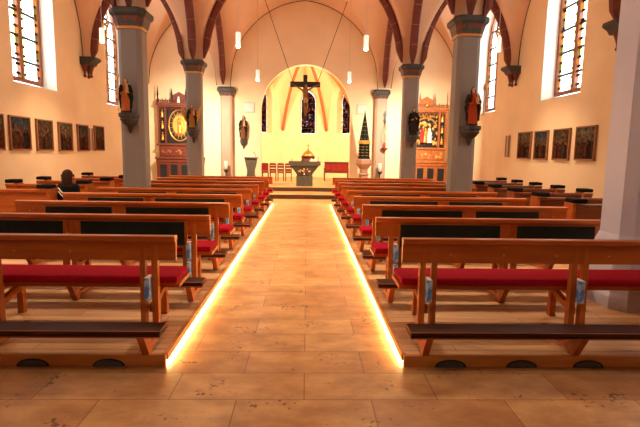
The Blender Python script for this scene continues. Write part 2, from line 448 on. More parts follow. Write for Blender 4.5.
# apse: five-sided chancel with three lancets
cor = [(2.95, YE + .35), (2.95, 24.3), (1.19, 26.0), (-1.19, 26.0), (-2.95, 24.3), (-2.95, YE + .35)]
ZS = 2.9
def hb(s): return ZS + arc(min(s, 1 - s) * 2.4, 1.2, 1.32) * 1.98
boss = Vector((0, 23.75, 6.25))
walls = []
for i in range(5):
    p, q = Vector((*cor[i], 0)), Vector((*cor[i + 1], 0)); d = q - p; nrm = Vector((d.y, -d.x, 0)).normalized()
    if nrm.dot(Vector((0, 23.5, 0)) - p) > 0: nrm = -nrm      # points outwards
    b = NB(); n = 24; pts = [(0, 0)] + [(k / n, hb(k / n)) for k in range(n + 1)] + [(1, 0)]
    A = [b.verts.new(p + d * t + Vector((0, 0, z))) for t, z in pts]
    B = [b.verts.new(p + d * t + nrm * .4 + Vector((0, 0, z + .0))) for t, z in pts]
    m = len(pts); b.faces.new(A); b.faces.new(B[::-1])
    for k in range(m): b.faces.new((A[k], B[k], B[(k + 1) % m], A[(k + 1) % m]))
    w = link(('wall_apse_south', 'wall_apse_south_east', 'wall_apse_east', 'wall_apse_north_east', 'wall_apse_north')[i], b, [M['apse'], M['apse']], kind='structure')
    if i in (1, 2, 3):
        half = .36 if i == 2 else .42
        zs = 4.35
        inn = pointed(half + (.10 if i == 2 else .12), 2.62, zs, (half + .12) * 1.7); out = pointed(half, 2.70, zs, half * 1.7)
        mid = (p + q) / 2; t = d.normalized()
        if i == 2: mid = mid + Vector((.20, 0, 0))
        def fn(u, z, dd, mid=mid, t=t, nrm=nrm): return mid + t * u + nrm * (-.05 if dd == 0 else .5) + Vector((0, 0, z))
        cut(w, [cutter_frustum(fn, inn, out)], None)
        wn += 1
        b = NB(); g = pointed(half + .015, 2.69, zs, half * 1.72)
        b.faces.new([b.verts.new(mid + t * u + nrm * .38 + Vector((0, 0, z))) for u, z in g])
        wo = link(f'window_{wn}', b, M['stained'], kind='structure')
        b = NB()
        for k in range(6):
            c = mid + nrm * .28; z = 2.95 + k * .33; tube(b, [c - t * half + Vector((0, 0, z)), c + t * half + Vector((0, 0, z))], .012, 4)
        c = mid + nrm * .28; tube(b, [c + Vector((0, 0, 2.7)), c + Vector((0, 0, 4.9))], .012, 4)
        link('glazing_bars', b, M['black'], wo)
b = NB()
segs = [(cor[i], cor[i + 1]) for i in range(5)] + [(cor[5], cor[0])]
def rise(P0, t):
    e = boss
    return Vector((P0.x + (e.x - P0.x) * t, P0.y + (e.y - P0.y) * t, P0.z + (e.z - P0.z) * math.sin(t * PI / 2) ** .85))
def rib_curve(P0, n=16):
    return [rise(P0, k / n) for k in range(n + 1)]
for A_, B_ in segs:
    rows = []
    for k in range(25):
        s_ = k / 24; P0 = Vector((A_[0] + (B_[0] - A_[0]) * s_, A_[1] + (B_[1] - A_[1]) * s_, hb(s_)))
        rows.append([b.verts.new(rise(P0, t / 16)) for t in range(17)])
    for r0, r1 in zip(rows, rows[1:]):
        for k in range(16):
            f = b.faces.new((r0[k], r1[k], r1[k + 1], r0[k + 1])); f.smooth = True
bmesh.ops.remove_doubles(b, verts=b.verts, dist=.001)
link('ceiling_apse', b, M['apse'], kind='structure')
tn = 0
def trim(bm, mats):
    global tn
    tn += 1; return link(f'trim_{tn}', bm, mats, kind='structure')
for i in (1, 2, 3, 4):
    c = cor[i]; P0 = Vector((c[0], c[1], ZS)); cen = Vector((0, 23.4, 0)); inw = (Vector((cen.x - c[0], cen.y - c[1], 0))).normalized()
    pts = [Vector((c[0], c[1], ZS - .12)) + inw * .03] + [p + inw * .05 - Vector((0, 0, .05)) for p in rib_curve(P0, 20)]
    b = NB(); tube(b, pts, [.015] + [.085] * (len(pts) - 1), 6); trim(b, M['apserib'])

# ------------------------------------------------------------------ ribs of the vaults
def rib(c2, plane, fixed, side, half, R, base, width, depth, seglen=.62, start=0.0, both=True):
    """pointed rib: c2 = centre coordinate of the span; plane 'x' spans x at fixed y, 'y' spans y at fixed x"""
    bm = NB()
    tmax = math.acos((R - half) / R)
    for q in (-1, 1):
        n = 26; rings = []; L = 0
        for i in range(n + 1):
            t = start + (tmax - start) * i / n
            prof = []
            w = width * (1 if i > 2 else (.25, .6, .9)[i])
            for dr, ww in ((0, w), (depth * .45, w), (depth, w * .55)):
                r = R - dr * (1 if i > 1 else (.25, .65)[i])
                u = c2 + q * (half - R + r * math.cos(t)); z = base + r * math.sin(t)
                prof.append((u, z, ww / 2))
            prof = [(u, z, h) for u, z, h in prof] + [(u, z, -h) for u, z, h in prof[::-1]]
            rings.append([bm.verts.new((u, fixed + h, z) if plane == 'x' else (fixed + h, u, z)) for u, z, h in prof])
        for A, B in zip(rings, rings[1:]):
            for k in range(6): 
                bm.faces.new((A[k], A[(k + 1) % 6], B[(k + 1) % 6], B[k]))
        bm.faces.new(rings[0]); bm.faces.new(rings[-1][::-1])
        # pale mortar joints standing a hair proud
        for j in range(1, 7):
            t = start + (j * seglen) / R
            if t > tmax - .05: break
            rr = []
            for dt in (-.006 / R * 1, .006 / R * 1):
                prof = []
                for dr, ww in ((0, width + .006), (depth * .45, width + .006), (depth + .004, width * .55 + .006)):
                    r = R - dr; prof.append((c2 + q * (half - R + r * math.cos(t + dt)), base + r * math.sin(t + dt), ww / 2))
                prof = prof + [(u, z, -h) for u, z, h in prof[::-1]]
                rr.append([bm.verts.new((u, fixed + h, z) if plane == 'x' else (fixed + h, u, z)) for u, z, h in prof])
            for k in range(6):
                bm.faces.new((rr[0][k], rr[0][(k + 1) % 6], rr[1][(k + 1) % 6], rr[1][k])).material_index = 1
            bm.faces.new(rr[0]).material_index = 1; bm.faces.new(rr[1][::-1]).material_index = 1
    return trim(bm, [M['rib'], M['mortar']])
for y in YB[1:5]:
    rib(0, 'x', y, 0, 3.2, 3.45, 4.60, .26, .19)
    for s in (-1, 1): rib(s * 5.26, 'x', y, 0, 1.46, 3.6, 4.5, .24, .17)
for y0, y1 in zip(YB, YB[1:]):
    for s in (-1, 1): rib((y0 + y1) / 2, 'y', s * XC, 0, (y1 - y0) / 2 - .12, 3.48, 4.51, .24, .22)

# thin dark painted lines where vaults meet the walls
def line(pts):
    b = NB(); tube(b, pts, .016, 5); trim(b, M['line'])
line([(x, YE - .005, znave(x) - .01) for x in [-3.2 + 6.4 * k / 60 for k in range(61)]])
line([(-3.2, YE - .005, z) for z in (3.2, 4.75)]); line([(3.2, YE - .005, z) for z in (2.4, 4.75)])
for s in (-1, 1):
    line([(s * x, YE - .005, zaisle(x) - .01) for x in [3.8 + 2.92 * k / 40 for k in range(41)]])
    for y0, y1 in zip(YB[1:], YB[2:]):
        line([(s * 6.995, y, zbay(y, y0, y1) - .01) for y in [y0 + (y1 - y0) * k / 50 for k in range(51)]])

# ------------------------------------------------------------------ columns
def column(x, y, h, wcol, shaftmat, capz=4.12, base=True, label=''):
    e = empty('column', (x, y, 0), kind='structure')
    b = NB(); sqlathe(b, [(h, 0), (h, capz)], ch=.36); link('shaft', b, shaftmat, e)
    b = NB(); H = h
    sqlathe(b, [(H + .02, capz - .02), (H + .03, capz, 2), (H + .03, capz + .03, 2), (H + .03, capz + .04, 1), (H + .08, capz + .22, 1), (H + .10, capz + .23, 0), (H + .13, capz + .27, 0), (H + .13, capz + .35, 0), (H + .08, capz + .39, 0)], ch=.34)
    link('capital', b, [M['capital'], M['frieze'], M['goldline']], e)
    if base:
        b = NB(); sqlathe(b, [(h + .10, 0), (h + .10, .22), (h + .09, .26), (h + .08, .62), (h + .05, .72), (h + .003, .86)], ch=.34); link('column_base', b, shaftmat, e)
    return e
for y in (5.0, 10.35, 15.8):
    for s in (-1, 1):
        c = column(s * (3.70 if y < 6 else XC), y, .26 if y < 6 else .24, .2, M['column_daylit'] if y < 6 else M['column'])
for s in (-1, 1):
    e = empty('column', (s * 3.34, 21.08, 0), kind='structure')
    b = NB(); sqlathe(b, [(.25, .0), (.25, 4.03)], ch=.3); link('shaft', b, M['respond'], e)
    b = NB(); sqlathe(b, [(.27, 4.01), (.28, 4.05, 1), (.33, 4.18, 1), (.37, 4.20, 0), (.37, 4.30, 0), (.34, 4.38, 0)], ch=.3)
    link('capital', b, [M['capital'], M['frieze']], e)

# wall corbels of the aisle ribs: dark bracket with hanging drops
for s in (-1, 1):
    for y in YB[2:5]:
        e = empty('corbel', (s * 7.0, y, 0), kind='structure')
        b = NB(); prism(b, [(0, 4.54), (-s * .46, 4.54), (-s * .48, 4.47), (-s * .36, 4.39), (-s * .3, 4.30), (0, 4.30)], -.24, .24, 'y'); link('corbel_bracket', b, M['capital'], e)
        b = NB()
        for k, (dy, dx) in enumerate(((-.13, .10), (.13, .10), (0, .24))):
            lathe(b, [(.02, 3.91), (.055, 3.96), (.03, 4.02), (.045, 4.10), (.07, 4.18), (.12, 4.31)], 10, (-s * dx, dy))
        link('corbel_drop', b, M['rib'], e)

# ------------------------------------------------------------------ world, lamps
w = bpy.data.worlds.new('World'); sc.world = w; w.use_nodes = True
bgn = w.node_tree.nodes['Background']; bgn.inputs[0].default_value = (.92, .97, 1, 1); bgn.inputs[1].default_value = 4.2
WARM = (1, .69, .40)
def lampdata(name, e, r=.1, color=WARM):
    l = bpy.data.lights.new(name, 'POINT'); l.energy = e; l.shadow_soft_size = r; l.color = color; return l
LD = {}
def pendant(x, y, z, ceilz, label, e, group):
    p = empty('pendant_lamp', (x, y, z), label, 'lamp', group)
    b = NB(); lathe(b, [(.055, .02), (.062, .03), (.062, .34), (.05, .36)], 20); link('lamp_shade', b, M['lampbody'], p)
    b = NB(); lathe(b, [(.045, -.01), (.05, .02)], 20); link('lamp_opening', b, M['lampglow'], p)
    b = NB(); tube(b, [(0, 0, .36), (0, 0, ceilz - z)], .006, 6); link('suspension_wire', b, M['steel'], p)
    l = bpy.data.objects.new('pendant_light', lampdata('pendant_light', e * .09)); COL.objects.link(l); l.location = (0, 0, -.16); l.parent = p
    sd_ = bpy.data.lights.new('pendant_downlight', 'SPOT'); sd_.energy = e * 2.6; sd_.shadow_soft_size = .08; sd_.color = WARM; sd_.spot_size = R_(118); sd_.spot_blend = 1
    l = bpy.data.objects.new('pendant_downlight', sd_); COL.objects.link(l); l.location = (0, 0, -.06); l.parent = p
    return p
def bayz(x, y):
    for y0, y1 in zip(YB, YB[1:]):
        if y0 <= y <= y1: return max(znave(x) if abs(x) < 3.2 else zaisle(x), zbay(y, y0, y1)) + .02
EN, EA = 105, 112
for s, sd in ((-1, 'left'), (1, 'right')):
    for k, (y, z) in enumerate(((-2.6, 4.4), (2.6, 4.4), (7.4, 4.4), (12.5, 4.28), (17.25, 4.15))):
        nm = {3: f'white cylinder lamp hanging {sd} of the crucifix, nearer of that side\'s pair',
              4: f'small distant white cylinder lamp hanging before the east wall {sd} of the crucifix'}.get(k, f'white cylinder lamp hanging over the nave {sd} of the aisle, {("behind the viewer", "above the nearest pews", "above the fourth row", "", "")[k]}')
        pendant(s * 1.62, y, z, bayz(s * 1.62, y), nm, (3, 6, EN, EN, 230)[k], 'pendant lamps over the nave')
    for k, y in enumerate((2.17, 7.62, 13.08)):
        z = 4.45
        pendant(s * 5.25, y, z, bayz(s * 5.25, y), {2: f'white cylinder lamp hanging beside the {sd} side wall and its corbel'}.get(k, f'white cylinder lamp in the {sd} side aisle {("beside the viewer", "near the second window")[min(k, 1)]}'), (6, EA, EA)[k], 'pendant lamps over the side aisles')
def lamp(name, loc, e, color=WARM, r=.15):
    o = bpy.data.objects.new(name, lampdata(name, e, r, color)); COL.objects.link(o); o.location = loc; return o
for s in (-1, 1):  # unseen spots without fixtures, added behind the columns to brighten the east wall
    for tgt, en in (((s * 5.2, 21.25, 1.9), 700), ((s * 2.6, 21.25, 1.6), 520)):
        l_ = bpy.data.lights.new('unseen_wall_spot', 'SPOT'); l_.energy = en; l_.color = (1, .86, .62); l_.shadow_soft_size = .1; l_.spot_size = R_(88); l_.spot_blend = .9
        o_ = bpy.data.objects.new('unseen_wall_spot', l_); COL.objects.link(o_); o_.location = (s * 3.86, 17.0, 3.9)
        o_.rotation_euler = (Vector(tgt) - o_.location).to_track_quat('-Z', 'Y').to_euler()
# chancel lamps mounted behind the chancel arch
for s in (-1, 1):
    lamp('chancel_lamp', (s * 2.3, 21.9, 4.3), 230, (1, .80, .52))

# ------------------------------------------------------------------ camera
CAMX, CAMH = .15, 1.68
yaw, pit, rol = R_(1.6701), R_(7.3521), R_(.9)
wv = Vector((math.sin(yaw) * math.cos(pit), math.cos(yaw) * math.cos(pit), -math.sin(pit)))
r0 = Vector((math.cos(yaw), -math.sin(yaw), 0)); u0 = r0.cross(wv)
r2 = r0 * math.cos(rol) + u0 * math.sin(rol); u2 = -r0 * math.sin(rol) + u0 * math.cos(rol)
cd = bpy.data.cameras.new('camera'); cam = bpy.data.objects.new('camera', cd); COL.objects.link(cam)
mw = Matrix((r2, u2, -wv)).transposed().to_4x4(); mw.translation = (CAMX, 0, CAMH); cam.matrix_world = mw
cd.sensor_width = 36; cd.lens = 475 / 640 * 36; cd.clip_end = 200; cd.clip_start = .05
sc.camera = cam
sc.view_settings.view_transform = 'Standard'; sc.view_settings.look = 'None'; sc.view_settings.gamma = 1
sc.view_settings.exposure = 0.98
sc.cycles.max_bounces = 8; sc.cycles.diffuse_bounces = 5; sc.cycles.transparent_max_bounces = 8
sc.cycles.sample_clamp_indirect = 6
#@@PART2
# ------------------------------------------------------------------ pews
def pew(s, L, rowz=PZ, dark=False, panels=True, kneel=True, kl=None, frames=(.255, 1.63, 2.76), books=()):
    """s = +1 extends to +x, -1 to -x from the aisle end at x=0; y=0 is the rear face of the back rail"""
    W, WV = (M['shadedwood'], M['shadedwood']) if dark else (M['wood'], M['woodv'])
    e = empty('pew', (0, 0, rowz))
    X = lambda a: s * a
    b = NB()                                                       # rail board with a broad bevelled cap
    prism(b, [(0, .625), (.035, .625), (.05, .80), (.062, .815), (.062, .835), (.052, .845), (-.022, .845), (-.03, .838), (-.03, .805), (-.004, .79)], X(0), X(L), 'x')
    link('backrest', b, W, e)
    b = NB()
    for k in range(int(L / .3)):
        lathe(b, [(.007, 0), (.005, .006)], 8)
        n = 16; vs = list(b.verts)[-n:]
        bmesh.ops.transform(b, matrix=Matrix.Translation((X(.43 + k * .30 * 1.6), -.001, .70)) @ Matrix.Rotation(PI / 2, 4, 'X'), verts=vs)
        if .43 + (k + 1) * .48 > L - .1: break
    link('screw_caps', b, M['steel'], e)
    b = NB(); prism(b, [(.10, .355), (.47, .365), (.485, .375), (.485, .39), (.47, .40), (.10, .39)], X(.0), X(L), 'x')
    link('seat', b, W, e)
    b = NB(); prism(b, [(.06, .40), (.46, .41), (.475, .425), (.478, .445), (.462, .468), (.08, .463), (.062, .453), (.055, .42)], X(.015), X(L - .015), 'x')
    bmesh.ops.bevel(b, geom=b.edges[:], offset=.008, segments=2, affect='EDGES')
    link('seat_cushion', b, M['cushion'], e)
    for f in frames:
        if f > L: continue
        b = NB(); prism(b, [(-.02, 0), (.05, 0), (.05, .44), (.035, .79), (-.003, .79), (-.012, .44)], X(f - .095), X(f - .042), 'x'); link('post', b, WV, e)
        b = NB(); prism(b, [(-.02, 0), (.05, 0), (.05, .44), (.035, .79), (-.003, .79), (-.012, .44)], X(f + .012), X(f + .06), 'x'); link('post', b, WV, e)
        b = NB(); prism(b, [(.40, 0), (.46, 0), (.455, .365), (.405, .36)], X(f - .045), X(f + .012), 'x'); link('leg', b, WV, e)
        b = NB(); prism(b, [(.05, .14), (.05, .20), (.41, .30), (.41, .24)], X(f - .04), X(f + .005), 'x')
        prism(b, [(.05, .30), (.05, .355), (.45, .363), (.45, .32)], X(f - .04), X(f + .005), 'x'); link('stretcher', b, WV, e)
    if panels:
        for f0, f1 in zip(frames, frames[1:]):
            if f0 + .1 > L: continue
            f1 = min(f1, L)
            b = NB(); box(b, X(f0 + .0), X(f1 - .10), -.030, -.02, .47, .775, bev=.004); pf = link('back_panel_frame', b, W, e)
            b = NB(); box(b, X(f0 + .03), X(f1 - .17), -.038, -.030, .50, .77, bev=.003); link('dark_panel', b, M['panel'], pf)
    if kneel:
        kL = kl or L
        k = NB(); prism(k, [(-.68, .185), (-.49, .195), (-.475, .205), (-.475, .235), (-.49, .245), (-.67, .242), (-.69, .23), (-.69, .195)], X(-.055), X(kL), 'x')
        bmesh.ops.bevel(k, geom=[x for x in k.edges], offset=.006, segments=2, affect='EDGES')
        kn = link('kneeler', k, M['leather'], e)
        b = NB(); tube(b, [(X(-.053), -.678, .241), (X(kL), -.678, .241)], .004, 5); tube(b, [(X(-.053), -.690, .197), (X(kL), -.690, .197)], .003, 5)
        tube(b, [(X(-.055), -.678, .24), (X(-.056), -.49, .244)], .004, 5)
        link('piping', b, M['piping'], kn)
        for f in (.07, 1.28, 2.5):
            if f > kL: continue
            b = NB(); prism(b, [(-.55, 0), (-.48, 0), (-.50, .190), (-.67, .186), (-.62, .11)], X(f), X(f + .055), 'x'); link('kneeler_leg', b, WV, e)
            b = NB(); prism(b, [(-.49, .03), (-.49, .08), (-.02, .08), (-.02, .03)], X(f + .005), X(f + .05), 'x'); link('kneeler_arm', b, WV, e)
    return e

ROWS = [4.12, 5.47, 6.84, 8.16, 9.42, 10.62, 11.81, 13.0, 14.19]
ORD = ['nearest', 'second', 'third', 'fourth', 'fifth', 'sixth', 'seventh', 'eighth', 'farthest']
def book(x, y, z, side, k, which, up):
    e = empty('hymn_book', (x, y, z), f'blue book in the {which} slot, {ORD[k]} pew {side} of the aisle' + up, 'book', 'blue hymn books kept between the pew posts')
    b = NB(); box(b, -.024, .024, -.012, .10, 0, .20, bev=.004); link('book_cover', b, M['bluebook'], e)
    b = NB(); box(b, -.019, .019, -.006, .102, .004, .205, bev=0); link('pages', b, M['page'], e)
    return e
for s, side in ((-1, 'left'), (1, 'right')):
    gname = f'pews in the nave block {side} of the aisle'
    proto = None
    for k, y in enumerate(ROWS):
        if k == 0: p = pew(s, 2.86, panels=False)
        elif k == 1: p = pew(s, 2.80, kl=2.05)
        elif proto is None: proto = p = pew(s, 3.02)
        else: p = copy_tree(proto)
        x0 = (.965 if k else (.99 if s < 0 else 1.01)) + (.0 if k < 4 else -.02 * (k - 3) if s < 0 else -.008 * (k - 3))
        p.location = (s * x0, y, PZ)
        extra = ''
        tag(p, f'beech pew {side} of the aisle, {ORD[k]} row from the viewer' + extra, 'pew', gname)
        if k < 7:
            for fi, f in enumerate((.255, 1.63) if k < 3 else (.255,)):
                which = ('aisle end', 'middle')[fi]
                bk = book(s * (x0 + f - .015), y - .055, PZ + .33, side, k, which, '')
                if k in (1, 2) and fi == 0:
                    bk['label'] = bk['label'] + ', upper of two'
                    b2 = copy_tree(bk); b2.location.z = PZ + .10
                    b2['label'] = bk['label'].replace('upper', 'lower')
                bk.location.z = PZ + (.33 if k else .28)

def sidepew(s, L, long_seat=0):
    e = empty('side_pew', (0, 0, PZ)); W = M['shadedwood'] if s > 0 else M['wood']; X = lambda a: s * a
    b = NB(); prism(b, [(0, .30), (.03, .30), (.05, .80), (.062, .815), (.062, .835), (.052, .845), (-.022, .845), (-.03, .838), (-.03, .805), (-.004, .79)], X(.03), X(L - .03), 'x'); link('backrest', b, W, e)
    b = NB(); box(b, X(-long_seat), X(L), .02, .46, .39, .43, bev=.008); link('seat', b, W, e)
    for a in (0, L - .26):
        b = NB(); prism(b, [(-.035, 0), (.30, 0), (.30, .30), (.26, .44), (.22, .86), (-.035, .86)], X(a), X(a + .05), 'x'); ep = link('end_panel', b, M['wood'], e)
        b = NB(); box(b, X(a - .01), X(a + .23), -.045, .20, .862, .935, bev=.02); link('dark_pad', b, M['cap'], ep)
    b = NB(); box(b, X(.06), X(L - .06), -.50, -.36, .17, .24, bev=.012); link('kneeler', b, M['leather'], e)
    for a in (.1, L - .2):
        b = NB(); box(b, X(a), X(a + .05), -.46, -.40, 0, .17, bev=.004); link('kneeler_leg', b, W, e)
        b = NB(); box(b, X(a + .01), X(a + .06), .38, .44, 0, .39, bev=.004); link('leg', b, W, e)
        b = NB(); box(b, X(a + .01), X(a + .05), -.44, -.03, .12, .16, bev=.004); link('kneeler_arm', b, W, e)
    return e
for s, side, ys in ((-1, 'left', [8.66, 9.97, 11.1, 12.2, 13.3]), (1, 'right', [7.28, 8.43, 9.5, 10.55, 11.6, 12.65, 13.7])):
    proto = None
    od = ['nearest', 'second', 'third', 'fourth', 'fifth', 'sixth', 'seventh'][:len(ys) - 1] + ['farthest']
    for k, y in enumerate(ys):
        if s < 0 and k == 0: p = sidepew(s, 1.78, .42)
        elif proto is None: proto = p = sidepew(s, 1.7)
        else: p = copy_tree(proto)
        p.location = (s * (4.46 if k == 0 else 4.38) if s < 0 else 4.30 - .0 * k, y, PZ)
        tag(p, f'{"reddish" if s < 0 else "dark"} side-aisle pew with dark end tops along the {side} wall, {od[k]} row' , 'pew', f'short pews along the {side} wall')

# dark twin-lobed chair standing among the far side pews
e = empty('carved_chair', (5.02, 14.45, PZ), 'black high chair back with two rounded lobes beyond the right side-aisle pews', 'chair')
b = NB(); prism(b, [(-.17, .42), (.17, .42), (.16, 1.0), (.18, 1.12), (.12, 1.20), (.04, 1.17), (0, 1.10), (-.05, 1.15), (-.13, 1.19), (-.19, 1.10), (-.15, 1.0)], -.02, .03, 'y'); link('backrest', b, M['cap'], e)
b = NB(); box(b, -.2, .2, 0, .4, .42, .46, bev=.01); link('seat', b, M['cap'], e)
for x in (-.17, .17):
    for y in (.03, .36): b = NB(); box(b, x - .02, x + .02, y - .02, y + .02, 0, .42, bev=.004); link('leg', b, M['cap'], e)

# half-round slate vents in the front board of the platforms
for x, nm in ((-1.95, 'leftmost, left of the aisle'), (-1.37, 'nearest the aisle on its left'), (1.31, 'nearest the aisle on its right'), (1.88, 'middle one right of the aisle'), (2.42, 'rightmost right of the aisle')):
    e = empty('floor_vent', (x, 3.556, .0), f'half-round slate vent in the platform front, {nm}', 'vent', 'half-round vents along the platform front')
    b = NB(); prism(b, [(.125 * math.cos(t * PI / 12), .004 + .062 * math.sin(t * PI / 12)) for t in range(13)], -.006, -.001, 'y'); link('vent_rim', b, M['black'], e)
    b = NB(); prism(b, [(.108 * math.cos(t * PI / 12), .004 + .052 * math.sin(t * PI / 12)) for t in range(13)], -.012, -.006, 'y'); link('vent_mesh', b, M['vent'], e)

# ------------------------------------------------------------------ paintings on the side walls
def painting(s, y0, y1, z0, z1, kind, label):
    cy = (y0 + y1) / 2; w = (y1 - y0) / 2; h = z1 - z0
    e = empty('painting', (s * 6.995, cy, z0), label, 'painting', f'stations paintings on the {"left" if s < 0 else "right"} wall')
    b = NB(); fw = .035
    for a, c, d, f in ((-w, w, 0, fw), (-w, w, h - fw, h), (-w, -w + fw, 0, h), (w - fw, w, 0, h)): box(b, -s * .055, 0, a, c, d, f, bev=.006)
    link('picture_frame', b, M['frame'], e)
    b = NB(); nx, nz = 30, 34; g = [[b.verts.new((-s * .03, -w + fw * .8 + (2 * w - 1.6 * fw) * i / nx, fw * .8 + (h - 1.6 * fw) * j / nz)) for i in range(nx + 1)] for j in range(nz + 1)]
    for j in range(nz):
        for i in range(nx): b.faces.new((g[j][i], g[j][i + 1], g[j + 1][i + 1], g[j + 1][i]))
    o = link('canvas', b, M['paint'], e)
    rr = random.Random(kind * 13 + (5 if s > 0 else 0))
    sky = [(.11, .08, .05), (.22, .19, .13), (.05, .09, .11)][kind % 3]; low = (.16, .06, .022)
    figs = [(rr.uniform(.08, .92), rr.uniform(.42, .62), rr.uniform(.05, .09), rr.choice([(.05, .015, .01), (.02, .02, .03), (.16, .03, .015), (.10, .05, .02), (.03, .03, .015)])) for _ in range(9)]
    ca = o.data.color_attributes.new('Col', 'FLOAT_COLOR', 'POINT')
    for j in range(nz + 1):
        for i in range(nx + 1):
            u, v = i / nx, j / nz
            t = min(max((v - .45) / .5, 0), 1)
            c = [low[q] * (1 - t) + sky[q] * t for q in range(3)]
            if v > .5: k_ = 1.6 - 1.0 * abs(u - .5) - 1.2 * abs(v - .72); c = [x * max(.5, k_) for x in c]
            for fx, ft, fr, fc in figs:
                dx = abs(u - fx)
                if v < ft and dx < fr * (1.2 - .5 * v / ft): c = list(fc)
                if (u - fx) ** 2 + (v - ft - .03) ** 2 < .0012: c = [.32, .17, .09]
            if kind == 4:
                if abs(u - .5) < .04 and .2 < v < .9 or abs(v - .78) < .03 and .18 < u < .82: c = [.10, .045, .02]
                if abs(u - .5) < .06 and .45 < v < .76 or abs(v - .76 - abs(u - .5) * .15) < .02 and .25 < u < .75: c = [.45, .28, .16]
            nn = .70 + .8 * noise.noise(Vector((u * 9, v * 9, kind)))
            ca.data[j * (nx + 1) + i].color = (*[x * nn * .6 for x in c], 1)
    return e
for i, (a, c, z, nm) in enumerate(((10.62, 11.5, 1.61, 'cut by the picture edge, nearest of the row on the left wall'), (11.72, 12.58, 1.61, 'standing crowd under a pale sky, left wall, second from the near end'),
        (12.86, 13.66, 1.60, 'reclining figures under a dark blue sky, left wall, third from the near end'), (13.98, 14.78, 1.59, 'dark painting with a pale crucified figure in its middle, left wall'),
        (15.11, 15.84, 1.59, 'dusky group of figures, left wall, last but one before the column'), (16.3, 17.04, 1.61, 'dark painting on the left wall closest to the column, farthest of the row'))):
    painting(-1, a, c, z, z + .84, i + 1, nm)
for i, (a, c, z, nm) in enumerate(((14.44, 15.34, 1.57, 'dark brown painting on the right wall, farthest of the four square ones'), (13.42, 14.22, 1.56, 'painting with a bright sky patch on the right wall, second farthest'),
        (12.29, 13.12, 1.57, 'painting with a red-robed figure on the right wall, second nearest'), (11.17, 12.01, 1.58, 'large-looking painting nearest the daylit column, right wall'))):
    painting(1, a, c, z, z + .84, i + 7, nm)
for s, y, nm in ((1, 16.15, 'narrow light wooden board on the right wall beyond the farthest painting'), (-1, 16.02, 'narrow light wooden board between the last two paintings on the left wall')):
    e = empty('wall_board', (s * 6.99, y, 1.62), nm, 'board')
    b = NB(); box(b, -s * .03, 0, -.13, .13, 0, .72, bev=.006); link('board_panel', b, M['plaqueframe'], e)
    b = NB(); 
    for a in (-.13, .09): box(b, -s * .05, -s * .02, a, a + .04, 0, .72, bev=.004)
    link('board_edge', b, M['frame'], e)

# ------------------------------------------------------------------ carved figures
SKIN = (.52, .27, .15); GOLD = (.62, .30, .06)
def statue(loc, h, rz, label, robe, cloak, hair, child=False, staff=False, sw=.78, group='painted saints on brackets'):
    e = empty('statue', loc, label, 'statue', group, rz=rz)
    b = NB()
    def rf(a, z): return 1 + .07 * math.sin(7 * a + z * 3) * max(0, 1 - z * 1.1)
    lathe(b, [(.20, 0), (.19, .05), (.165, .3), (.15, .5), (.165, .62), (.19, .74), (.13, .80), (.055, .825), (.05, .86)], 28, sx=1, sy=.78, rf=rf)
    ball(b, (0, -.01, .915), (.062, .07, .082)); ball(b, (0, -.08, .905), (.012, .02, .018)); ball(b, (0, -.055, .875), (.025, .02, .018))
    for q in (-1, 1):
        ball(b, (q * .165, -.01, .74), (.06, .07, .07))
        tube(b, [(q * .17, 0, .75), (q * .235, -.03, .60), (q * .20, -.10, .52)], [.05, .055, .045], 8)
        tube(b, [(q * .20, -.10, .52), (q * .07, -.20, .58 + q * .03)], [.045, .028], 8)
        ball(b, (q * .06, -.215, .585 + q * .03), (.032, .022, .03))
        tube(b, [(q * .14, .02, .78), (q * .23, .0, .45), (q * .19, -.03, .12)], [.05, .06, .05], 8)
    if child:
        ball(b, (.10, -.19, .66), (.06, .055, .085)); ball(b, (.10, -.20, .78), (.042, .045, .05))
        tube(b, [(.10, -.21, .60), (.05, -.24, .50)], [.03, .02], 6)
    def cf(v):
        if v.z > .84 and v.y < -.03 or (v.z > .5 and v.y < -.185 and not child): return SKIN
        if child and v.y < -.14 and v.z > .55 and .03 < v.x < .18: return (.55, .32, .16)
        if v.z > .84: return hair
        if abs(v.x) > .15 or v.y > .0 or (v.x + .35 * v.z > .27 and v.z < .6): return cloak
        if v.z < .04: return (.03, .02, .015)
        if v.z > .60 and abs(v.x) > .05: return cloak
        return robe
    o = fuse('carved_body', b, M['figure'], .014, cf, e)
    b = NB(); ball(b, (0, .012, .935), (.072, .074, .075), seg=14)
    for q in (-1, 1): tube(b, [(q * .06, 0, .93), (q * .075, .02, .86), (q * .085, .02, .79)], [.03, .03, .015], 6)
    hm = NB(); b.free()
    ball(hm, (0, .018, .938), (.070, .070, .073)); 
    for q in (-1, 1): tube(hm, [(q * .055, .01, .93), (q * .068, .02, .86), (q * .075, .02, .78)], [.028, .028, .012], 6)
    hh = fuse('hair', hm, M['figure'], .012, lambda v: hair, e)
    if staff:
        b = NB(); tube(b, [(-.24, -.16, .02), (-.20, -.17, 1.02)], .012, 6); ball(b, (-.20, -.17, 1.04), (.035, .015, .05)); link('staff', b, M['gold'], e)
    for c in e.children: c.scale = (h * sw, h * .85, h)
    return e
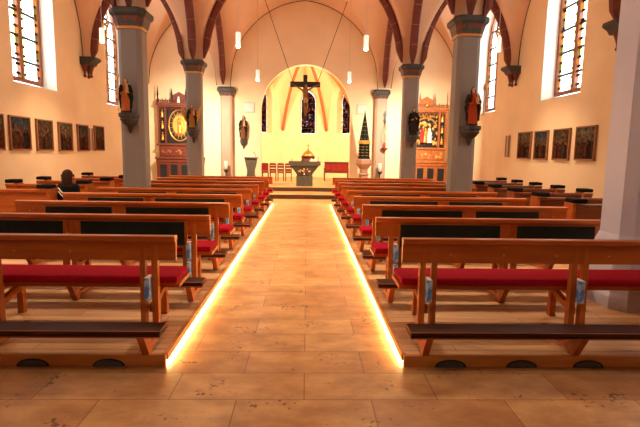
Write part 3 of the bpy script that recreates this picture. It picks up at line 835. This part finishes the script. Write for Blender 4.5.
def bracket(x, y, z, w, d, label, drop=.32, m='capital'):
    e = empty('statue_bracket', (x, y, z), label, 'bracket', 'dark pointed brackets under the statues')
    b = NB()
    prof = [(w, 0), (w, -.07), (w * .86, -.09), (w * .9, -.13), (w * .6, -.22), (w * .3, -.26), (w * .26, -.31), (.015, -.10 - drop)]
    rings = []
    for r, zz in prof[::1]:
        rings.append([b.verts.new((r * math.cos(PI + PI * k / 6), r * d / w * math.sin(PI + PI * k / 6), zz)) for k in range(7)])
    for A, B in zip(rings, rings[1:]):
        for k in range(6): b.faces.new((A[k], B[k], B[k + 1], A[k + 1]))
        b.faces.new((A[0], A[6], B[6], B[0]))
    b.faces.new(rings[0]); b.faces.new(rings[-1][::-1])
    link('bracket_body', b, M[m], e)
    return e
# near columns (face at y = 10.07)
statue((-3.52, 9.92, 2.42), .68, .1, 'gilded statue of a seated-looking saint with staff on the near left column', (.45, .13, .03), (.015, .015, .015), (.12, .05, .02), child=True, staff=True)
bracket(-3.52, 10.11, 2.41, .20, .32, 'dark pointed bracket under the gilded statue on the near left column', .30)
mad = statue((3.56, 9.92, 2.28), .78, -.1, 'red and gold robed madonna with child on the near right column', (.38, .05, .015), (.03, .02, .01), (.03, .01, .006), child=True, staff=False)
b = NB(); tube(b, [(.20, -.07, .20), (.205, -.07, .72)], .012, 6); ball(b, (.205, -.07, .76), (.035, .03, .07)); link('leafy_staff', b, M['gold'], mad)
bracket(3.58, 10.11, 2.27, .22, .32, 'dark pointed bracket under the madonna on the near right column', .30)
# second columns (face at y = 15.52)
ang = statue((-3.50, 15.36, 2.36), .74, .3, 'dark gold winged statue with spread drapery on the second left column', (.30, .14, .03), (.02, .018, .01), (.1, .05, .02), child=True)
wb = NB()
for q in (-1, 1): prism(wb, [(q * .05, .35), (q * .30, .72), (q * .27, .45), (q * .20, .22)], .10, .13, 'y')
link('wings', wb, M['gold'], ang)
bracket(-3.50, 15.56, 2.35, .20, .30, 'dark pointed bracket on the second left column', .34)
statue((3.56, 15.39, 2.28), .86, -.1, 'dark robed monk statue on the second right column', (.025, .02, .02), (.015, .012, .012), (.03, .02, .015), child=False)
bracket(3.56, 15.56, 2.27, .20, .32, 'dark pointed bracket under the monk on the second right column', .30)
# statue on the east wall, left of the chancel
statue((-2.64, 21.08, 2.16), 1.05, .0, 'dark and gold robed saint on the east wall left of the chancel arch', (.13, .05, .02), (.015, .01, .01), (.08, .05, .03), child=True, sw=.66)
bracket(-2.64, 21.25, 2.15, .17, .28, 'small dark bracket under the saint on the east wall', .30)
for x, nm in ((-2.41, 'left'), (2.56, 'right')):
    e = empty('wall_plaque', (x, 21.245, 3.36), f'pale square plaque high on the east wall {nm} of the chancel arch', 'plaque')
    b = NB(); box(b, -.25, .25, -.03, 0, 0, .42, bev=.006); link('plaque_border', b, M['plaqueframe'], e)
    b = NB(); box(b, -.22, .22, -.04, -.02, .03, .39, bev=.004); link('plaque_face', b, M['plaque'], e)

# crucifix hung on wires
e = empty('crucifix', (.05, 19.5, 2.95), 'large dark wooden crucifix hanging on two wires before the chancel arch', 'crucifix')
b = NB(); box(b, -.085, .085, 0, .09, 0, 1.78, bev=.008); box(b, -.60, .60, -.002, .088, 1.30, 1.52, bev=.008); link('cross', b, M['black'], e)
b = NB()
tube(b, [(0, -.07, 1.12), (0, -.09, .98), (.02, -.08, .82)], [.10, .085, .08], 10); ball(b, (.0, -.08, 1.12), (.13, .07, .10))
ball(b, (.03, -.11, 1.33), (.055, .065, .075)); tube(b, [(.01, -.08, 1.18), (.025, -.10, 1.30)], [.04, .035], 8)
for q in (-1, 1):
    tube(b, [(q * .11, -.08, 1.17), (q * .30, -.06, 1.29), (q * .52, -.04, 1.40)], [.045, .034, .022], 8); ball(b, (q * .54, -.035, 1.41), (.035, .015, .025))
    tube(b, [(.02 + q * .05, -.08, .80), (.03 + q * .05, -.15, .52), (.02 + q * .025, -.07, .26)], [.07, .052, .032], 8); tube(b, [(.02 + q * .025, -.07, .26), (.02 + q * .02, -.12, .16)], [.03, .02], 8)
ball(b, (.02, -.08, .78), (.105, .075, .09))
def cfx(v):
    if v.z > 1.36 and v.y > -.13 and abs(v.x) < .1: return (.05, .02, .01)
    if .66 < v.z < .88 and abs(v.x) < .2: return (.45, .28, .12)
    return (.26, .12, .06)
fuse('carved_body', b, M['figure'], .016, cfx, e)
for s in (-1, 1):
    b = NB(); tube(b, [(s * .50, .04, 1.52), (s * 1.62, .04, bayz(1.6, 19.5) - 2.97)], .012, 5); link('suspension_wire', b, M['black'], e)

# ------------------------------------------------------------------ chancel furniture
SZ = .31
e = empty('altar', (.06, 19.35, SZ), 'grey stone altar table with flared front on the chancel step', 'altar')
b = NB(); prism(b, [(-.62, .83), (.62, .83), (.64, .86), (.64, .99), (.62, 1.0), (-.62, 1.0), (-.64, .99), (-.64, .86)], -.36, .36, 'y'); link('table_slab', b, M['stone'], e)
b = NB()
rings = [[b.verts.new((sx_ * w_, sy_ * d_, z)) for sx_, sy_ in ((-1, -1), (1, -1), (1, 1), (-1, 1))] for w_, d_, z in ((.28, .22, .40), (.34, .25, .52), (.46, .29, .68), (.58, .33, .83))]
for A, B in zip(rings, rings[1:]):
    for k in range(4): b.faces.new((A[k], A[(k + 1) % 4], B[(k + 1) % 4], B[k]))
b.faces.new(rings[0][::-1]); b.faces.new(rings[-1]); link('flared_support', b, M['stone'], e)
b = NB(); box(b, -.33, .33, -.26, .26, 0, .42, bev=.01); box(b, -.08, .08, -.29, -.25, .0, .40, bev=.01); link('plinth', b, M['stone'], e)
b = NB()
for k in range(26):
    a = rnd.uniform(-1, 1); ball(b, (a * .24, -.34 + rnd.uniform(-.02, .03), .56 + .14 * (1 - a * a) * rnd.uniform(-.6, 1) + .05 * abs(a)), rnd.uniform(.018, .036), rnd.choice((0, 0, 1, 2)), 8)
tag(link('altar_relief', b, [M['gold'], M['redcloth'], M['whitecloth']], e))
e = empty('tabernacle', (.20, 19.42, SZ + 1.0), 'gilt domed tabernacle with a cross on top, standing on the altar', 'tabernacle')
b = NB(); lathe(b, [(.29, 0), (.29, .03), (.26, .05), (.27, .16), (.29, .18), (.29, .20)], 10); link('drum', b, M['altarred'], e)
b = NB(); lathe(b, [(.26, .20), (.25, .24), (.20, .32), (.12, .39), (.05, .43), (.03, .47)], 12); link('dome', b, M['gold'], e)
b = NB(); tube(b, [(0, 0, .46), (0, 0, .70)], .014, 6); tube(b, [(-.07, 0, .62), (.07, 0, .62)], .014, 6); link('dome_cross', b, M['gold'], e)
b = NB(); prism(b, [(.20, .0), (.50, .0), (.50, .03), (.46, .12), (.36, .08), (.26, .13), (.20, .03)], -.34, -.22, 'y'); o = link('altar_book', b, M['whitecloth'], None, loc=(.06, 19.35, SZ + 1.0))
tag(o, 'white open book lying on the altar beside the tabernacle', 'book')
for x, hh, nm in ((-.46, .16, 'short candlestick on the left end of the altar'), (.60, .30, 'tall gilt candlestick on the right end of the altar')):
    e = empty('candlestick', (x, 19.2, SZ + 1.0), nm, 'candlestick')
    b = NB(); lathe(b, [(.045, 0), (.04, .015), (.012, .04), (.012, hh * .5), (.028, hh * .55), (.02, hh * .6)], 10); link('holder', b, M['gold'], e)
    b = NB(); lathe(b, [(.015, hh * .6), (.014, hh)], 8); link('candle', b, M['candle'], e)

e = empty('ambo', (-2.06, 19.0, SZ), 'grey stone reading desk left of the altar with a small microphone', 'lectern')
b = NB(); prism(b, [(-.17, .02), (.17, .02), (.17, .36), (-.17, .36)], -.16, .16, 'y'); box(b, -.2, .2, -.19, .19, 0, .05, bev=.008); link('plinth', b, M['stone'], e)
b = NB(); prism(b, [(-.19, .36), (.19, .36), (.15, .44), (.14, .62), (.20, .86), (.24, 1.08), (-.24, 1.10), (-.20, .86), (-.14, .62), (-.15, .44)], -.15, .15, 'y'); link('shaft', b, M['stone'], e)
b = NB(); box(b, -.27, .27, -.2, .2, 1.09, 1.13, bev=.01); link('desk_top', b, M['stone'], e)
b = NB(); tube(b, [(.17, .1, 1.12), (.18, .05, 1.24), (.12, -.02, 1.31)], .008, 6); ball(b, (.11, -.03, 1.32), .02, seg=8); link('microphone', b, M['black'], e)

for s, sd in ((-1, 'left'), (1, 'right')):
    e = empty('floor_candle', (s * 3.30, 20.5, SZ), f'thick ivory candle on a dark stand before the {sd} wall pillar of the chancel', 'candle')
    b = NB(); lathe(b, [(.14, 0), (.13, .03), (.03, .07), (.025, .42), (.05, .46), (.11, .55), (.12, .58)], 14); link('stand', b, M['black'], e)
    b = NB(); lathe(b, [(.075, .58), (.075, .92), (.07, .93)], 14); link('candle', b, M['candle'], e)
    b = NB(); tube(b, [(0, 0, .93), (.004, 0, .96)], .004, 5); link('wick', b, M['black'], e)

e = empty('font_spire', (2.55, 20.1, SZ), 'tall black spire-shaped font cover with gold band on a sandstone pedestal', 'font')
b = NB(); lathe(b, [(.24, 0), (.24, .1), (.19, .14), (.19, .42), (.23, .45), (.23, .49), (.18, .52), (.18, .68), (.24, .76), (.33, .88), (.35, .92), (.35, 1.08), (.31, 1.12)], 8, rot=PI / 8); link('font_pedestal', b, M['fontstone'], e)
b = NB(); lathe(b, [(.27, 1.12), (.275, 1.16), (.25, 1.19), (.235, 1.74)], 8, rot=PI / 8)
for i in range(8):
    for j in range(4):
        a = PI / 4 * i; r = .236 - j * .004; 
        for t in (-.06, .06): ball(b, (r * math.cos(a) - t * math.sin(a), r * math.sin(a) + t * math.cos(a), 1.26 + j * .12), .018, 1, 6)
link('cover_drum', b, [M['spire'], M['gold']], e)
b = NB(); lathe(b, [(.25, 1.74), (.262, 1.76), (.262, 1.86), (.24, 1.89)], 8, rot=PI / 8); link('gold_band', b, M['gold'], e)
b = NB(); lathe(b, [(.215, 1.89), (.15, 2.30), (.075, 2.72), (.02, 3.0), (.012, 3.08)], 8, rot=PI / 8)
for i in range(8):
    for j in range(5):
        a = PI / 4 * i; z = 1.96 + j * .17; r = (.215 - (z - 1.89) * .166) * .95; ball(b, (r * math.cos(a), r * math.sin(a), z), .014, 1, 6)
ball(b, (0, 0, 3.10), .03, 1, 8); link('spire', b, [M['spire'], M['gold']], e)

# sanctuary lamp on the right respond
e = empty('sanctuary_lamp', (3.50, 20.68, 1.75), 'hanging red sanctuary lamp on chains from a black bracket, right wall pillar', 'lamp')
b = NB(); box(b, -.035, .035, .08, .15, 1.2, 1.72, bev=.005); box(b, -.07, .07, .06, .14, 1.55, 1.62, bev=.005); box(b, -.06, .05, .06, .14, 1.30, 1.36, bev=.005); tube(b, [(0, .1, 1.45), (0, 0, 1.2)], .014, 6); link('wall_arm', b, M['black'], e)
b = NB()
for q in (-1, 0, 1): tube(b, [(0, 0, 1.2), (q * .13, -.05 if q == 0 else .03, .75), (q * .12, -.05 if q == 0 else .03, .30)], .008, 5)
link('chain', b, M['gold'], e)
b = NB(); lathe(b, [(.02, 0), (.08, .05), (.14, .12), (.15, .16)], 12); link('lamp_bowl', b, M['altarred'], e)
b = NB(); lathe(b, [(.04, .16), (.055, .22), (.055, .36), (.04, .38)], 12); link('red_glass', b, M['redglass'], e)

# seats in the chancel
for k, x in enumerate((-1.78, -1.42, -1.06, -.70)):
    e = empty('chancel_chair', (x, 22.3, SZ), f'dark cherry chair with {"bright red" if k == 0 else "dark"} back at the left of the apse, {("nearest the wall", "second from the wall", "third from the wall", "nearest the altar")[k]}', 'chair', 'chairs left of the altar')
    b = NB(); box(b, -.15, .15, -.19, .19, .38, .42, bev=.008); link('seat', b, M['cherry'], e)
    b = NB(); box(b, -.14, .14, -.17, .17, .42, .46, bev=.015); link('cushion', b, M['redcloth'], e)
    b = NB(); 
    for q in (-.14, .14): box(b, q - .018, q + .018, -.20, -.16, .42, .80, bev=.004)
    for z in (.48, .62, .74): box(b, -.14, .14, -.195, -.165, z, z + .10, bev=.004)
    if k == 0: box(b, -.13, .13, -.215, -.165, .5, .78, 1, bev=.01)
    link('backrest', b, [M['cherry'], M['redcloth']], e)
    for qx in (-.13, .13):
        for qy in (-.17, .17): b = NB(); box(b, qx - .016, qx + .016, qy - .016, qy + .016, 0, .38, bev=.004); link('leg', b, M['cherry'], e)
e = empty('chancel_bench', (1.58, 23.2, SZ), 'dark red-brown bench with panelled back at the right of the apse', 'bench')
b = NB(); box(b, -.58, .58, -.25, -.20, .42, .86, bev=.01); box(b, -.6, .6, -.27, -.18, .86, .92, bev=.015)
for k in range(4): box(b, -.52 + k * .27, -.30 + k * .27, -.26, -.24, .50, .80, 1, bev=.004)
link('backrest', b, [M['cherry'], M['redcloth']], e)
b = NB(); box(b, -.58, .58, -.25, .2, .38, .43, bev=.01); link('seat', b, M['cherry'], e)
for q in (-.57, .57): b = NB(); box(b, q - .03, q + .03, -.26, .2, 0, .62, bev=.01); link('end_panel', b, M['cherry'], e)

# ------------------------------------------------------------------ side altars
def side_altar(x, dark, label):
    A, Bm = (M['altarred'], M['altarblack']) if dark else (M['altaroak'], M['altarblack'])
    e = empty('side_altar', (x, 20.95, 0), label, 'altar', None)
    b = NB(); box(b, -.95, .95, -.30, .28, 0, 1.28, bev=.01)
    for k in range(4): box(b, -.9 + k * .45, -.86 + k * .45, -.33, -.30, .1, 1.22, bev=.006)
    box(b, -.95, .95, -.34, -.3, 1.16, 1.26, bev=.006); box(b, .86, .9, -.33, -.3, .1, 1.22, bev=.006)
    o = link('altar_base', b, A, e)
    for k in range(4):
        b = NB(); box(b, -.80 + k * .45, -.52 + k * .45, -.315, -.29, .30, 1.06, bev=.006); link('door_panel', b, Bm, o)
    b = NB(); box(b, -1.0, 1.0, -.38, .28, 1.28, 1.38, bev=.02); link('table_slab', b, A, e)
    b = NB(); box(b, -.85, .85, -.24, .28, 1.38, 1.86, bev=.01)
    for k in range(3):
        cx = -.54 + k * .54
        box(b, cx - .24, cx + .24, -.27, -.24, 1.43, 1.80, bev=.006)
        for j in range(10): ball(b, (cx + rnd.uniform(-.18, .18), -.275, 1.6 + rnd.uniform(-.1, .1)), rnd.uniform(.02, .045), 1, 7)
    link('predella', b, [A, M['altaroak'] if dark else M['orangegold']], e)
    b = NB(); box(b, -.93, .93, -.30, .28, 1.86, 1.95, bev=.02); link('cornice', b, A, e)
    z0, z1 = 1.95, 3.55
    b = NB(); box(b, -.88, .88, -.04, .28, z0, z1, 1)
    for q in (-.86, -.58, .58, .86): box(b, q - .03, q + .03, -.20, 0, z0, z1, bev=.006)
    box(b, -.88, .88, -.22, 0, z1 - .07, z1 + .02, bev=.006)
    n = 18                                                  # carved lacework under the top
    for k in range(n):
        cx = -.83 + 1.66 * k / (n - 1); tube(b, [(cx - .045, -.17, z1 - .08), (cx, -.18, z1 - .20 + .05 * math.sin(k * 1.3)), (cx + .045, -.17, z1 - .08)], .018, 5)
    link('shrine_case', b, [A, Bm], e)
    if dark:
        b = NB(); R1, R2 = .46, .66
        pts = [(R1 * math.cos(t * PI / 24), -.06, 2.73 + R2 * math.sin(t * PI / 24)) for t in range(49)]; tube(b, pts, .035, 6); link('gold_ring', b, M['gold'], e)
        b = NB(); lathe(b, [(.01, -.07), (.30, -.075), (.34, -.05)], 24, cap=True); 
        bmesh.ops.transform(b, matrix=Matrix.Translation((0, 0, 2.73)) @ Matrix.Diagonal((.9, 1, 1.25, 1)) @ Matrix.Rotation(PI / 2, 4, 'X') @ Matrix.Scale(-1, 4, (0, 0, 1)), verts=b.verts[:])
        for v in b.verts: v.co.y = -.06 + (v.co.y - 0) * .3
        for k in range(32):
            a = 2 * PI * k / 32; r = 1 if k % 2 else .86
            tube(b, [(.18 * math.cos(a), -.07, 2.73 + .25 * math.sin(a)), (.42 * r * math.cos(a), -.07, 2.73 + .60 * r * math.sin(a))], [.035, .006], 4)
        link('sun_rays', b, M['orangegold'], e)
        b = NB(); lathe(b, [(.10, 2.36), (.09, 2.6), (.07, 2.75), (.10, 2.86), (.03, 2.95)], 12, c=(0, -.12), sy=.6); ball(b, (0, -.12, 3.02), (.05, .05, .065)); ball(b, (.07, -.16, 2.85), .04)
        fuse('relief_figure', b, M['gold'], .02, None, e)
    else:
        b = NB()
        for k in range(110):
            u, v = rnd.uniform(-.52, .52), rnd.uniform(.08, 1.35)
            ball(b, (u, -.07, z0 + v), (rnd.uniform(.03, .07), .05, rnd.uniform(.04, .10)), rnd.choice((0, 0, 1, 1, 2)), 8)
        for k in range(7): tube(b, [(-.55 + k * .16, -.10, z0 + 1.30), (-.47 + k * .16, -.12, z0 + 1.42), (-.39 + k * .16, -.10, z0 + 1.30)], .022, 5, 0)
        tube(b, [(.48 * math.cos(t * PI / 10), -.1, z0 + .85 + .42 * math.sin(t * PI / 10)) for t in range(11)], .04, 6, 0)
        link('carved_scene', b, [M['gold'], M['orangegold'], M['altarblack'], M['whitecloth']], e)
        for cx in (-.15, .18, 0):
            b = NB(); lathe(b, [(.11, z0 + .2), (.09, z0 + .5), (.12, z0 + .62), (.03, z0 + .72)], 12, c=(cx, -.12), sy=.6); ball(b, (cx, -.13, z0 + .78), (.055, .05, .07))
            fuse('relief_figure', b, M['gold'] if cx == 0 else M['whitecloth'] if cx > 0 else M['redcloth'], .02, None, e)
    for q in (-.72, .72):
        for j in range(3):
            b = NB(); zz = z0 + .14 + j * .48
            lathe(b, [(.075, zz), (.06, zz + .16), (.075, zz + .22), (.02, zz + .26)], 10, c=(q, -.11)); ball(b, (q, -.12, zz + .30), (.035, .035, .045), seg=8)
            fuse('niche_figure', b, M['gold'], .016, None, e)
    b = NB(); box(b, -.95, .95, -.28, .28, z1, z1 + .10, bev=.02)
    for k in range(25): box(b, -.93 + k * .0765, -.90 + k * .0765, -.2, -.16, z1 + .10, z1 + .24 + .05 * (k % 2), bev=0)
    box(b, -.94, .94, -.2, -.16, z1 + .20, z1 + .235)
    link('crest', b, A, e)
    for q in (-.30, .30, -.9, .9):
        b = NB(); hgt = .52 if abs(q) < .5 else .62
        lathe(b, [(.035, z1 + .1), (.03, z1 + .42), (.045, z1 + .44), (.008, z1 + .1 + hgt + .1)], 4, c=(q, -.1), rot=PI / 4); link('pinnacle', b, M['spire'] if dark else A, e)
    b = NB(); box(b, -.27, .27, -.12, .08, z1 + .1, z1 + .42, bev=.01); prism(b, [(-.3, z1 + .42), (.3, z1 + .42), (0, z1 + .58)], -.12, .08, 'y'); o = link('crown_niche', b, A, e)
    b = NB(); lathe(b, [(.07, z1 + .12), (.06, z1 + .26), (.02, z1 + .30)], 10, c=(0, -.16)); ball(b, (0, -.16, z1 + .34), .04, seg=8); link('niche_figure', b, M['whitecloth'] if dark else M['gold'], o)
    return e
side_altar(-5.33, True, 'dark red and black carved side altar with an oval golden sun-ray panel, left aisle')
side_altar(5.30, False, 'honey oak carved side altar with gilded figure scene, right aisle')

# ------------------------------------------------------------------ the person
e = empty('person', (-4.27, 8.93, PZ + .43), 'person with long dark hair in a black jacket with white stripes, seated, seen from behind', 'person')
b = NB()
lathe(b, [(.165, .0), (.17, .10), (.15, .25), (.17, .44), (.175, .52), (.12, .58), (.055, .61), (.05, .66)], 20, sy=.68)
ball(b, (0, .02, .745), (.078, .095, .115)); ball(b, (0, .115, .735), (.014, .02, .02)); ball(b, (0, .07, .67), (.045, .04, .03))
for q in (-1, 1):
    ball(b, (q * .155, 0, .525), (.06, .07, .065)); ball(b, (q * .078, .02, .74), (.012, .02, .03))
    tube(b, [(q * .17, 0, .53), (q * .215, .02, .27), (q * .20, .06, .19)], [.058, .05, .046], 10)
    tube(b, [(q * .20, .05, .20), (q * .12, .24, .13)], [.046, .03], 10)
    ball(b, (q * .095, .29, .125), (.035, .05, .018))
    for k in range(4): tube(b, [(q * (.115 - k * .018), .31, .125), (q * (.11 - k * .018), .36 - .006 * abs(k - 1.4), .115), (q * (.105 - k * .016), .375 - .006 * abs(k - 1.4), .10)], [.0095, .009, .008], 6)
    tube(b, [(q * .08, .27, .13), (q * .055, .31, .125)], [.011, .009], 6)
    tube(b, [(q * .09, .02, .04), (q * .11, .37, .06)], [.085, .062], 10); tube(b, [(q * .11, .37, .06), (q * .11, .35, -.34)], [.06, .042], 10)
    tube(b, [(q * .11, .31, -.39), (q * .115, .46, -.405)], [.04, .032], 8)
def cp(v):
    if v.z > .62: return (.50, .28, .18)
    if v.y > .25 and v.z > .095 and abs(v.x) < .15: return (.50, .28, .18)
    if v.z < -.345: return (.03, .02, .02)
    if v.z < .115 and v.y > .13 or v.z < .0: return (.015, .02, .045)
    return (.006, .006, .009)
fuse('body', b, M['figure'], .0095, cp, e)
b = NB(); ball(b, (0, -.005, .775), (.098, .108, .108), seg=16)
lathe(b, [(.03, .48), (.08, .52), (.108, .62), (.108, .72), (.09, .80)], 20, c=(0, -.035), sy=.75, rf=lambda a, z: 1 + .03 * math.sin(9 * a))
fuse('hair', b, M['hair'], .010, None, e)
b = NB()
for k in range(2):                                            # white stripes running down from the left shoulder across the back
    pts = []
    for t in range(9):
        u = t / 8; x = -.185 + .24 * u; z = .49 - .15 * u - k * .075 - .05 * u * u; 
        y = -.68 * math.sqrt(max(.176 ** 2 - min(abs(x), .165) ** 2, .0004)) - .010
        pts.append((x, y, z))
    tube(b, pts, .013 if k == 0 else .010, 6)
link('jacket_stripes', b, M['stripe'], e)
e.rotation_euler = (0, 0, R_(-6)); e.scale = (.9, .9, .88)
